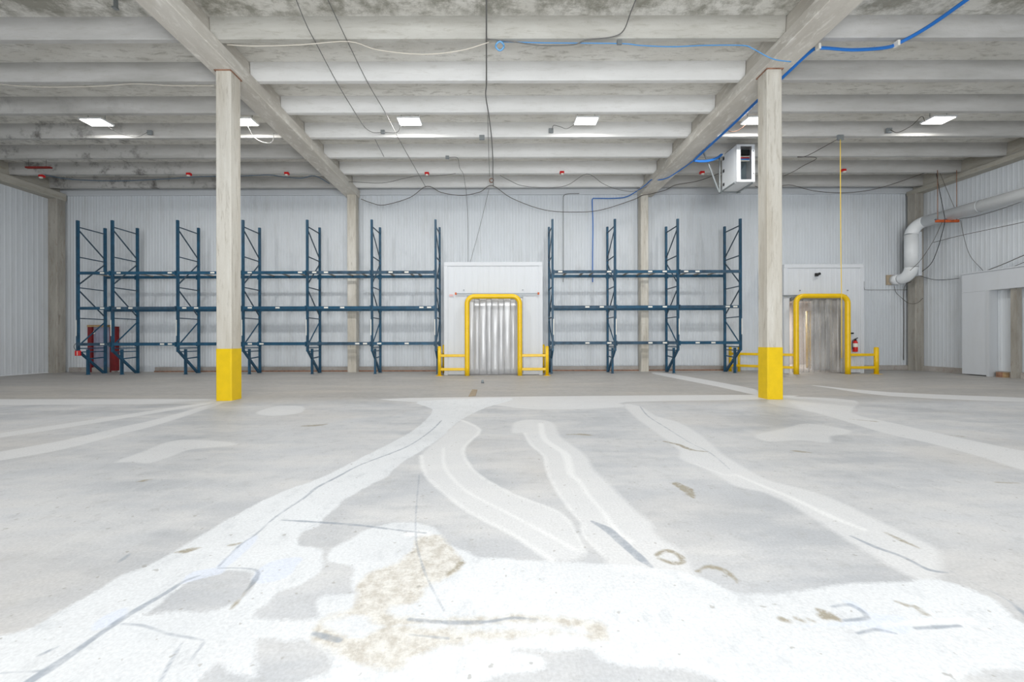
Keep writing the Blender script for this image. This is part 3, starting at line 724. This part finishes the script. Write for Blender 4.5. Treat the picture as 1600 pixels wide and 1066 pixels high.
# ------------------------------------------------------------------ dock enclosure on the right wall
t = thing('dock_door_surround', 'white boxed dock door surround projecting from the right wall', 'door surround', (17.2, 13.5, 0))
X0 = 17.22; yfar, yj = 14.8, 14.02
boxobj('header_panel', (X0, XR+.0, 9.5, yfar, 3.02, 3.7), 'panel_clean', t, .01)
boxobj('cap_trim', (X0-.03, XR, 9.5, yfar+.03, 3.7, 3.74), 'panel_clean', t)
boxobj('jamb_box', (X0, XR, yj+.02, yfar, .03, 3.02), 'panel_clean', t, .01)
boxobj('jamb_trim', (X0-.02, X0+.35, yj-.06, yj+.02, 0, 3.02), 'fascia', t)
bm = B(); corrugated(bm, 11.5, yj-.07, .2, 3.02, 17.5, 'Y', -1, .16, .006); obj('door_leaf', bm, 'panel', t)
boxobj('inner_post', (17.30, 17.46, 13.28, 13.45, 0, 3.02), 'old_column', t)
boxobj('threshold', (17.42, 17.6, 11.5, yj-.07, 0, .19), 'curb', t)
for (px, py, s, lb) in ((1565, 584, .10, 'brown wooden block lying at the foot of the right dock door, darker one'), (1571, 584, .07, 'tan wooden block lying at the foot of the right dock door, lighter one')):
    q = AX(px, py, 17.35); bm = B(); box(bm, q.x-s, q.x+s, q.y-s*.8, q.y+s*.8, 0, .17); tag(obj('wood_block', bm, 'rust' if s == .1 else 'wood'), lb, 'wood block')

# ------------------------------------------------------------------ white insulated pipe
t = thing('insulated_duct', 'large white jacketed pipe running along the right wall and bending down', 'duct', (17.0, 15, 4))
XD, ZD = 17.0, H+4.64
def seg(name, pts, r, lab=None):
    bm = B(); tube(bm, pts, r, 24); return obj(name, bm, 'duct', t)
seg('straight_pipe', [(XD, -6, ZD), (XD, 15.85, ZD)], .215)
R = .42; Yv = 16.27
seg('elbow', [(XD-.12*i/10, 15.85+(Yv-15.85)*math.sin(i/10*math.pi/2), ZD-R+R*math.cos(i/10*math.pi/2)) for i in range(11)], .215)
xv = XD-.12; zl = 4.25
seg('vertical_pipe', [(xv, Yv, ZD-R), (xv, Yv, zl)], .215)
seg('elbow', [(xv-.02*i/10, Yv+.42*(1-math.cos(i/10*math.pi/2)), zl-.42*math.sin(i/10*math.pi/2)) for i in range(11)], .215)
seg('wall_pipe', [(xv-.02, Yv+.42, zl-.42), (xv-.02, 17.0, zl-.42)], .215)
boxobj('wall_flange', (xv-.3, xv+.1, 16.98, 17.03, zl-.62, zl-.2), plain('pale_flange', (178, 162, 138), .7), t)
for y in (3, 6, 9, 12, 14): 
    bm = B(); tube(bm, [(XD, y, ZD), (XD, y+.04, ZD)], .222, 24, False); obj('jacket_band', bm, 'fascia', t)
bm = B(); box(bm, 17.12, 17.26, 16.2, 16.5, 3.9, ZD-.3); obj('side_casing', bm, 'panel_clean', t, .02)
# hanger
q = W(1480, 345.5, 15.0)
t = thing('pipe_hanger', 'orange strut hanger with rods carrying the white duct', 'hanger', (q.x, 15.0, q.z))
boxobj('cross_strut', (q.x-.43, q.x+.43, 14.97, 15.03, q.z-.045, q.z+.045), 'orange', t)
for dx in (-.36, .36):
    bm = B(); tube(bm, [(q.x+dx, 15.0, q.z), (q.x+dx, 15.0, ZR)], .011, 8); obj('hanger_rod', bm, 'rust', t)
bm = B(); tube(bm, smooth([(q.x-.45, 15, q.z+.06), (q.x-.2, 15, q.z+.02), (q.x, 15, q.z+.07), (q.x+.1, 15, q.z-.01)]), .03, 8); obj('cable_saddle', bm, 'cable_slate', t)

# ------------------------------------------------------------------ hanging equipment cabinet
x0 = W(1151, 250, 13.1).x; x1 = W(1179.4, 250, 13.1).x; zb = W(1165, 284, 13.1).z; zt = W(1165, 225.5, 13.1).z; yb = 13.97
t = thing('equipment_cabinet', 'white wall cabinet with a glass door hung below the ceiling', 'cabinet', ((x0+x1)/2, 13.5, zb))
bm = B()
box(bm, x0, x0+.015, 13.14, yb, zb, zt); box(bm, x1-.015, x1, 13.14, yb, zb, zt); box(bm, x0, x1, 13.14, yb, zb, zb+.015); box(bm, x0, x1, 13.14, yb, zt-.015, zt); box(bm, x0, x1, yb-.015, yb, zb, zt)
obj('case', bm, 'cabinet', t)
bm = B(); fw = .1
box(bm, x0, x0+fw+.03, 13.1, 13.14, zb, zt); box(bm, x1-fw, x1, 13.1, 13.14, zb, zt); box(bm, x0+fw+.03, x1-fw, 13.1, 13.14, zb, zb+.07); box(bm, x0+fw+.03, x1-fw, 13.1, 13.14, zt-.06, zt)
dr = obj('door_frame', bm, 'panel_clean', t)
boxobj('glass_pane', (x0+fw+.03, x1-fw, 13.115, 13.122, zb+.07, zt-.06), 'glass', dr)
for f in (.2, .8): boxobj('latch', (x1-.06, x1-.04, 13.09, 13.1, zb+(zt-zb)*f, zb+(zt-zb)*f+.05), 'black', dr)
boxobj('mounting_plate', (x0+.06, x1-.06, 13.45, 13.47, zb+.05, zt-.05), 'cab_in', t)
boxobj('switch_unit', (x0+.1, x1-.1, 13.2, 13.44, zt-.3, zt-.14), 'black', t)
for i, c in enumerate(('label', 'bright_red', 'cable_blue', 'label')):
    boxobj('patch_panel', (x0+.11, x1-.11, 13.19, 13.25, zt-.37-.045*i, zt-.345-.045*i), c, t)
bm = B(); tube(bm, smooth([(x0+.2, 13.3, zt-.5), (x0+.25, 13.3, zb+.5), (x1-.2, 13.3, zt-.6)]), .012, 6); obj('patch_cord', bm, 'cable_slate', t)
for f in (.12, .5, .85): boxobj('hinge', (x0-.014, x0, yb-.16, yb-.08, zb+(zt-zb)*f, zb+(zt-zb)*f+.1), 'black', t)
bk = B()
for x in (x0-.06, x1-.05): 
    bar(bk, (x, yb+.04, zb-.05), (x, yb+.04, zt+.05 if x < x0 else ZR), .04, .04)
bar(bk, (x0-.1, yb+.0, zb-.03), (x1+.05, yb+.0, zb-.03), .04, .04); bar(bk, (x0-.06, yb+.04, zb-.03), (x0-.06, 13.1, zb-.03), .04, .04); bar(bk, (x1-.04, yb+.04, zb-.03), (x1-.04, 13.1, zb-.03), .04, .04)
bar(bk, tuple(W(1098, 233, 13.6)), (x0-.1, yb, zb-.03), .04, .04); bar(bk, (x0-.06, yb+.04, zt), (x0-.06, yb+.04, ZR), .04, .04)
obj('strut_frame', bk, 'zinc', t)

# ------------------------------------------------------------------ ceiling lights
def light_fixture(px, label, big=True):
    hgt = 6.47; Yc = 11.8
    X = W(px, 189, 11.8).x; Z = H+hgt-.02
    t = thing('ceiling_light', label, 'ceiling light', (X, Yc, Z), 'ceiling lights in one row across the hall')
    o = boxobj('housing', (X-.34, X+.34, Yc-.21, Yc+.21, Z, Z+.05), 'cabinet', t, .006)
    boxobj('lens', (X-.31, X+.31, Yc-.18, Yc+.18, Z-.012, Z-.0005), 'lens', t)
    for s in (-1, 1): bm = B(); tube(bm, [(X+s*.25, Yc, Z+.05), (X+s*.25, Yc, ZS)], .008, 6); obj('hanger_rod', bm, 'zinc', t)
    l = D.lights.new('lamp', 'AREA'); l.shape = 'RECTANGLE'; l.size = .6; l.size_y = .36; l.energy = 150 if abs(X) < 9 else 115; l.color = (1, .985, .95)
    lo = D.objects.new('lamp', l); COL.objects.link(lo); lo.parent = t; lo.location = (0, 0, -.03)
    return t
names = ['bright ceiling light nearest the left wall', 'bright ceiling light partly behind the left free-standing column', 'bright ceiling light left of the hall centre', 'bright ceiling light right of the hall centre', 'bright ceiling light partly behind the right free-standing column', 'bright ceiling light nearest the right wall']
for px, n in zip((151, 381, 640, 916, 1181, 1466), names): light_fixture(px, n)
def jbox(px, py, Y, s, label, mat='grey_metal'):
    p = W(px, py, Y); t = thing('junction_box', label, 'junction box', tuple(p), 'junction boxes on the ceiling ribs')
    boxobj('box_body', (p.x-s, p.x+s, p.y-.03, p.y+.03, p.z-s*.9, p.z+s*.9), mat, t, .004)
    boxobj('box_cover', (p.x-s*.8, p.x+s*.8, p.y-.034, p.y-.0305, p.z-s*.7, p.z+s*.7), 'zinc', t)
YJ = 12.38
for a in ((234, 207, YJ-.06, .07, 'grey junction box right of the leftmost ceiling light'), (598, 206, YJ-.06, .06, 'grey junction box left of the light that is left of centre'),
          (861, 204, YJ-.06, .07, 'grey junction box left of the light that is right of centre'), (1389, 204, YJ-.06, .08, 'grey junction box left of the rightmost ceiling light'),
          (968, 66, 8.345, .05, 'small grey junction box on the nearest ceiling rib by the blue cable'), (753, 215, 12.4, .08, 'grey bracket box on a rib left of the long central cable'),
          (1313, 215, 12.4, .09, 'grey junction box holding the top of the yellow cord'), (699, 246, 13.8, .06, 'grey junction box on a rib above the centre door')):
    jbox(*a)
cable('light_cord', [W(165, 195, 11.8), W(185, 208, 12.1), (W(213, 214, 12.3)), W(230, 207, 12.28)], .008, 'cable_grey', 'grey cord from the leftmost ceiling light to its junction box')
cable('light_cord', [W(387, 196, 11.9), W(395, 212, 12.2), W(410, 222, 12.2), W(425, 222, 12.2), W(428, 208, 12.3)], .008, 'cable_grey', 'grey cord hanging from the ceiling light behind the left column')
cable('light_cord', [W(602, 207, 12.25), W(620, 207, 12.2), W(626, 196, 11.9), W(622, 186, 11.8)], .009, 'cable_grey', 'looped grey cord at the light left of centre')
cable('light_cord', [W(863, 203, 12.25), W(865, 196, 12.2), W(875, 198, 12.1), W(886, 201, 12.0), W(900, 193, 11.8)], .009, 'cable_grey', 'kinked grey cord at the light right of centre')
cable('light_cord', [W(1168, 193, 11.8), W(1155, 203, 12.1), W(1145, 206, 12.2), W(1137, 204, 12.3)], .009, 'rust', 'thin reddish cord at the light behind the right column')
cable('light_cord', [W(1391, 203, 12.25), W(1403, 207, 12.2), W(1425, 196, 12.0), W(1440, 182, 11.65), W(1446, 190, 11.75), W(1455, 188, 11.8)], .009, 'cable_dark', 'dark cord from the rightmost ceiling light to its junction box')
# detectors
dn = ['nearest the left wall beam', 'left of the left free-standing column', 'just right of the left free-standing column', 'left of the centre door', 'right of the centre door', 'between the right beam and the hanging cabinet', 'beside the yellow cord']
for (px, py), n in zip(((65, 277), (295, 274), (448, 273), (667, 273), (878, 271.5), (1097, 271.5), (1318, 268)), dn):
    p = W(px, py, 15.1); t = thing('ceiling_detector', 'small red and white detector under a rib, '+n, 'detector', tuple(p), 'red and white detectors in one row')
    boxobj('red_base', (p.x-.08, p.x+.08, 15.05, 15.17, p.z, p.z+.09), 'bright_red', t, .01); boxobj('white_lens', (p.x-.035, p.x+.05, 15.04, 15.1, p.z-.05, p.z+.0), 'label', t)
a = W(41, 262, 14.2); b_ = W(80, 262, 14.2)
t = thing('steel_bar', 'dark red steel bar hung on wires below the left ceiling', 'steel bar', tuple(a))
bm = B(); bar(bm, a, b_, .09, .05); obj('bar', bm, 'dred', t)
for f in (.1, .8):
    c = a.lerp(b_, f); bm = B(); tube(bm, [c, (c.x, c.y, ZS)], .006, 6); obj('hanger_wire', bm, 'cable_dark', t)
p = W(181, 2, 7.9); bm = B(); box(bm, p.x-.03, p.x+.03, 7.88, 7.92, p.z-.13, ZS); box(bm, p.x-.05, p.x+.03, 7.86, 7.94, p.z-.15, p.z-.12); tag(obj('hanger_bracket', bm, 'zinc'), 'short grey metal hanger under the ceiling slab at the top left', 'bracket')

# ------------------------------------------------------------------ cables
cable('ceiling_cable', [AH(455, -20), AH(478, 37), AH(494, 68), AH(527, 130), AH(556, 178), W(570, 199, 11.9), W(583, 207, 12.2), W(596, 207, 12.25)], .009, 'cable_grey', 'left one of two thin cables slanting across the ceiling')
cable('ceiling_cable', [AH(503, -20), AH(543, 65), AH(575, 130), AH(603, 178), AH(623, 217), AH(646, 258), AH(665, 292)], .009, 'cable_grey', 'right one of two thin cables slanting across the ceiling')
cable('ceiling_cable', [W(585, 216, 12.6), W(601, 247, 13.9)], .008, 'cable_grey', 'short thin cable between two ribs below the slanting cables')
cable('ceiling_cable', [AH(760, -20), AH(760, 65), AH(760, 130), AH(759, 150), AH(764, 182), AH(768, 215), AH(770, 250), AH(770, 272), W(771, 290, 16.2)], .016, 'cable_grey', 'long grey cable running down the middle of the ceiling towards the centre door')
cable('ceiling_cable', [AH(762, 180), AH(763, 217), AH(764, 250), AH(765, 276)], .008, 'cable_grey', 'thin cable parallel to the long middle ceiling cable')
cable('ceiling_cable', [W(355, 70, 8.4), W(400, 72, 8.4), W(470, 70, 8.4), W(545, 65, 8.4), W(590, 78, 8.4), W(660, 85, 8.4), W(720, 79, 8.4), W(764, 66, 8.4)], .011, 'cable_white', 'white cable sagging along the nearest ceiling rib')
cable('ceiling_cable', [W(-10, 131, 9.75), W(60, 136, 9.75), W(150, 135, 9.75), W(210, 131, 9.75), W(270, 134, 9.75), W(334, 134, 9.75)], .009, 'cable_white', 'white cable sagging along a rib left of the left column')
cable('ceiling_cable', [W(761, 61, 8.35), W(800, 65, 8.35), W(845, 71, 8.35), W(895, 70, 8.35), W(917, 62, 8.35), W(955, 58, 8.3), W(974, 48, 8.2), AH(986, 18), AH(998, -12)], .012, 'cable_grey', 'grey cable curving off the nearest rib towards the camera')
bm = B(); c = W(781, 72, 8.35); tube(bm, [(c.x+.085*math.cos(a), 8.35+.01*math.sin(3*a), c.z+.085*math.sin(a)) for a in np.linspace(0, 2*math.pi*.98, 24)], .02, 8)
tag(obj('cable_coil', bm, plain('pale_blue_cable', (110, 168, 216), .5)), 'small pale blue cable coil hanging from the nearest rib', 'cable coil')
cable('blue_cable', [W(784, 65, 8.42), W(850, 67, 8.42), W(968, 68, 8.42), W(1000, 71, 8.4), W(1050, 73, 8.4), W(1100, 71, 8.42), W(1160, 71, 8.42), W(1176, 76, 8.42), W(1200, 89, 8.4), W(1215, 94, 8.4), W(1236, 96.5, 8.4)], .012, plain('mid_blue_cable', (86, 150, 208), .5), 'thin blue cable along the nearest rib, middle bay')
def bundle(path, r, n, label):
    t = thing('blue_cable_bundle', label, 'cable bundle', tuple(path[0])); P = smooth(path, 6)
    for i in range(n):
        a = 2*math.pi*i/n; off = Vector((math.cos(a)*r*.6, math.sin(a)*r*.3, math.sin(a)*r*.6)); bm = B(); tube(bm, [q+off for q in P], r*.6, 8)
        obj('cable_strand', bm, 'cable_blue', t)
    return t
t = bundle([AH(1530, -14), AH(1510, 0), AH(1450, 42), W(1403, 68, 8.45), W(1380, 75, 8.45), W(1330, 78, 8.45), W(1283, 75, 8.45), W(1266, 81, 8.6), W(1225, 119, 9.15), W(1184, 157, 10.1), W(1150, 190, 11.0), W(1100, 236, 12.7), W(1084, 251, 13.3)], .034, 4, 'thick bright blue cable bundle along the right ceiling beam')
for px, py, Y in ((1401, 69, 8.42), (1278, 74, 8.4)):
    p = W(px, py, Y); bm = B(); box(bm, p.x-.02, p.x+.03, Y-.05, Y+.05, p.z-.05, p.z+.06); obj('cable_clamp', bm, 'label', t)
bundle([W(1084, 251, 13.3), W(1095, 252, 13.4), W(1108, 251, 13.5), W(1122, 246, 13.7), W(1132, 237, 13.9), W(1140, 231, 14.02)], .04, 4, 'blue cable bundle branching into the hanging cabinet')
cable('blue_cable', [W(1084, 251, 13.3), W(1064, 265, 14.1), W(1045, 277, 14.6), W(1032, 281, 15.0), W(1018, 281, 15.35), W(1010, 288, 15.8), W(996, 298, 16.4), W(979, 307.5, 16.85), W(959, 310, 16.95), W(932, 310, 16.95), W(926, 311, 16.95), W(925.5, 320, 16.95), W(926.5, 350, 16.95), W(926, 400, 16.95), W(926, 441, 16.95)], .02, 'cable_blue', 'blue cable dropping down the back wall right of the centre door', sub=4)
cable('wall_conduit', [W(905, 302.5, 16.9), W(887, 303, 16.9), W(881, 306, 16.9), W(880, 315, 16.98), W(880, 380, 16.98), W(880, 441, 16.98)], .012, 'cable_grey', 'thin grey conduit down the back wall, left of the blue cable')
cable('festoon_cable', [W(564, 311, 16.5), W(580, 317, 16.5), W(600, 320.5, 16.5), W(640, 309, 16.5), W(667, 291, 16.4), W(690, 301, 16.5), W(722, 305.5, 16.5), W(750, 300, 16.5), W(769, 290, 16.4), W(800, 310, 16.5), W(850, 328, 16.5), W(900, 331.5, 16.5), W(940, 328, 16.5), W(990, 312, 16.5), W(1004, 305, 16.45), W(1015, 303.5, 16.42), W(1040, 297, 16.3), W(1056, 289, 16.2), W(1090, 283, 16), W(1127, 270, 14.6)], .013, 'cable_dark', 'long dark brown cable drooping in loops along the back wall')
cable('festoon_cable', [W(545, 284, 15.2), W(597, 286, 15.2), W(631, 279, 15.2), W(652, 275, 15.1), W(672, 275, 15.1), W(700, 273, 15.1), W(712, 271, 15.1)], .01, 'cable_grey', 'grey cable drooping under a rib left of the centre door')
cable('festoon_cable', [W(781, 274, 15.1), W(800, 284, 15.2), W(815, 290, 15.2), W(848, 293.5, 15.2), W(885, 290, 15.2), W(917, 272, 15.1), W(942, 287, 15.2), W(965, 296, 15.2), W(990, 299, 15.3), W(1010, 292, 15.35)], .01, 'cable_grey', 'grey cable drooping under a rib right of the centre door')
cable('drop_cord', [W(702, 246, 13.8), W(715, 247, 13.85), W(718, 262, 14.5), W(724, 272, 15.1), W(727, 290, 16.0), W(729, 305, 16.8), W(731, 350, 16.9), W(731, 421, 16.9)], .008, 'cable_grey', 'thin cord dropping to the top of the centre door surround, straight one')
cable('drop_cord', [W(764, 296, 16.3), W(757, 325, 16.5), W(751, 350, 16.6), W(743, 380, 16.8), W(731.5, 421, 16.9)], .008, 'cable_grey', 'thin cord slanting down to the top of the centre door surround')
bm = B(); c = W(768, 282, 16.0); tube(bm, [(c.x+.08*math.cos(a), 16.0, c.z+.08*math.sin(a)) for a in np.linspace(0, 6.1, 18)], .02, 8); tag(obj('cable_pulley', bm, 'rust'), 'small rusty ring at the end of the middle ceiling cable', 'pulley')
cable('pull_cord', [W(1313, 218, 12.3), W(1313.3, 300, 12.3), W(1314, 400, 12.3), W(1315, 470, 12.3), W(1315, 560, 12.3)], .011, 'cable_yellow', 'yellow pull cord hanging from the ceiling in front of the right door')
cable('ceiling_cable', [W(1308, 218, 12.4), W(1262, 243, 13.7), W(1246, 246, 13.8)], .01, 'cable_dark', 'dark cable slanting from the yellow cord box to the next rib')
cable('ceiling_cable', [W(1246, 245, 13.8), W(1276, 247, 13.9), W(1255, 259, 14.4), W(1240, 268, 14.9), W(1225, 275, 15.1)], .01, 'cable_dark', 'dark cable zigzagging between ribs right of the right column')
cable('festoon_cable', [W(1180, 291, 15.6), W(1200, 297, 15.9), W(1232, 289, 16.0), W(1270, 298, 16.2), W(1315, 301.5, 16.2), W(1360, 297, 16.2), W(1400, 286, 16), W(1440, 272, 15.6), W(1455, 270, 15.4)], .012, 'cable_dark', 'dark cable sagging below the ribs right of the right column')
cable('festoon_cable', [W(70, 273, 15.0), W(100, 279, 15.15), W(140, 282, 15.15), W(200, 282.5, 15.15), W(270, 279, 15.15), W(300, 276.5, 15.15), W(337, 275.5, 15.15), W(380, 275, 15.15), W(420, 273.5, 15.1), W(440, 276, 15.15), W(470, 278.5, 15.15), W(492, 275, 15.1), W(515, 287, 15.4)], .016, 'cable_slate', 'slate blue cable along a rib between left wall and left beam')
wx = 17.6
cable('wall_cable', [W(1463, 271, 15.0), W(1467, 293, 15.0), W(1474, 329, 14.9), W(1476, 347, 14.9), W(1470, 372, 15.2), W(1465, 389, 15.4), W(1454, 413, 15.9), W(1433, 430, 16.5)], .011, 'black', 'black cable dropping past the orange hanger to the corner column')
cable('wall_cable', [W(1472, 347, 14.95), W(1458, 377, 15.2), W(1439, 406, 15.7), W(1422, 423, 16.0)], .009, 'cable_dark', 'dark cable slanting from the orange hanger across the duct')
cable('wall_cable', [W(1469, 271, 15.0), W(1480, 298, 15.0), W(1491, 324, 15.0)], .008, 'cable_dark', 'short dark wire slanting from the ceiling to the duct top')
cable('wall_cable', [AX(1640, 336, wx), AX(1600, 347, wx), AX(1506, 367, wx), AX(1458, 379, wx)], .009, 'cable_dark', 'dark cable stretched along the right wall below the duct')
cable('wall_cable', [AX(1640, 300, wx), AX(1600, 314, wx), AX(1563, 327, wx), AX(1525, 338, wx), AX(1499, 342, wx)], .01, 'cable_grey', 'grey cable along the underside of the white duct')
cable('wall_cable', [AX(1501, 344, wx), AX(1506, 370, wx), AX(1516, 400, wx), AX(1536, 423, wx)], .008, 'cable_grey', 'thin grey cable hanging in a curve on the right wall')
cable('wall_cable', [AX(1640, 384, wx), AX(1600, 399, wx), AX(1565, 414, wx), AX(1531, 427, wx)], .012, 'cable_dark', 'thick dark cable rising to the right above the dock door surround')
cable('wall_cable', [AX(1640, 392, wx), AX(1600, 410, wx), AX(1572, 421, wx), AX(1549, 425, wx)], .009, 'cable_dark', 'thin dark cable just above the dock door surround')
cable('wall_cable', [W(1433, 430, 16.5), AX(1459, 437, wx), AX(1480, 437, wx), AX(1499, 435, wx)], .01, 'black', 'black cable from the corner column to the dock door surround')
cable('wall_conduit', [W(1350, 440, 17.0), W(1350.5, 451, 17.0), W(1356, 453, 17.0), W(1390, 453, 16.98), W(1418, 453, 16.97)], .009, 'cable_grey', 'thin grey conduit on the back wall right of the right door surround')
cable('wall_cable', [W(1397, 447, 16.9), W(1400, 457, 16.9), W(1407, 464, 16.9), W(1418, 473, 16.6), W(1428, 475, 16.4), W(1436, 472, 16.4), W(1442, 466, 16.45)], .009, 'cable_dark', 'dark cable looping below the duct end in front of the corner column')
cable('wall_cable', [W(1424, 440, 16.4), W(1413, 450, 16.9), W(1412.5, 500, 16.98), W(1412, 563, 16.98)], .011, 'cable_dark', 'dark cable dropping down the back wall left of the corner column')

# scraps on the floor
a = [FL(*q) for q in ((732, 620), (743, 619), (746, 609.5), (738, 609))]
bm = B(); prism(bm, a, 'Z', 0.0, .012); tag(obj('cardboard_scrap', bm, plain('brown_scrap', (158, 144, 124), .8, 0, .3, .25, 18)), 'flat brown scrap lying on the floor before the centre door', 'scrap')
c = FL(754, 599); bm = B(); cyl(bm, c, .05, 0, .11, 10, .03); tag(obj('floor_stopper', bm, 'grey_metal'), 'small dark stub on the floor just before the centre door', 'stub')
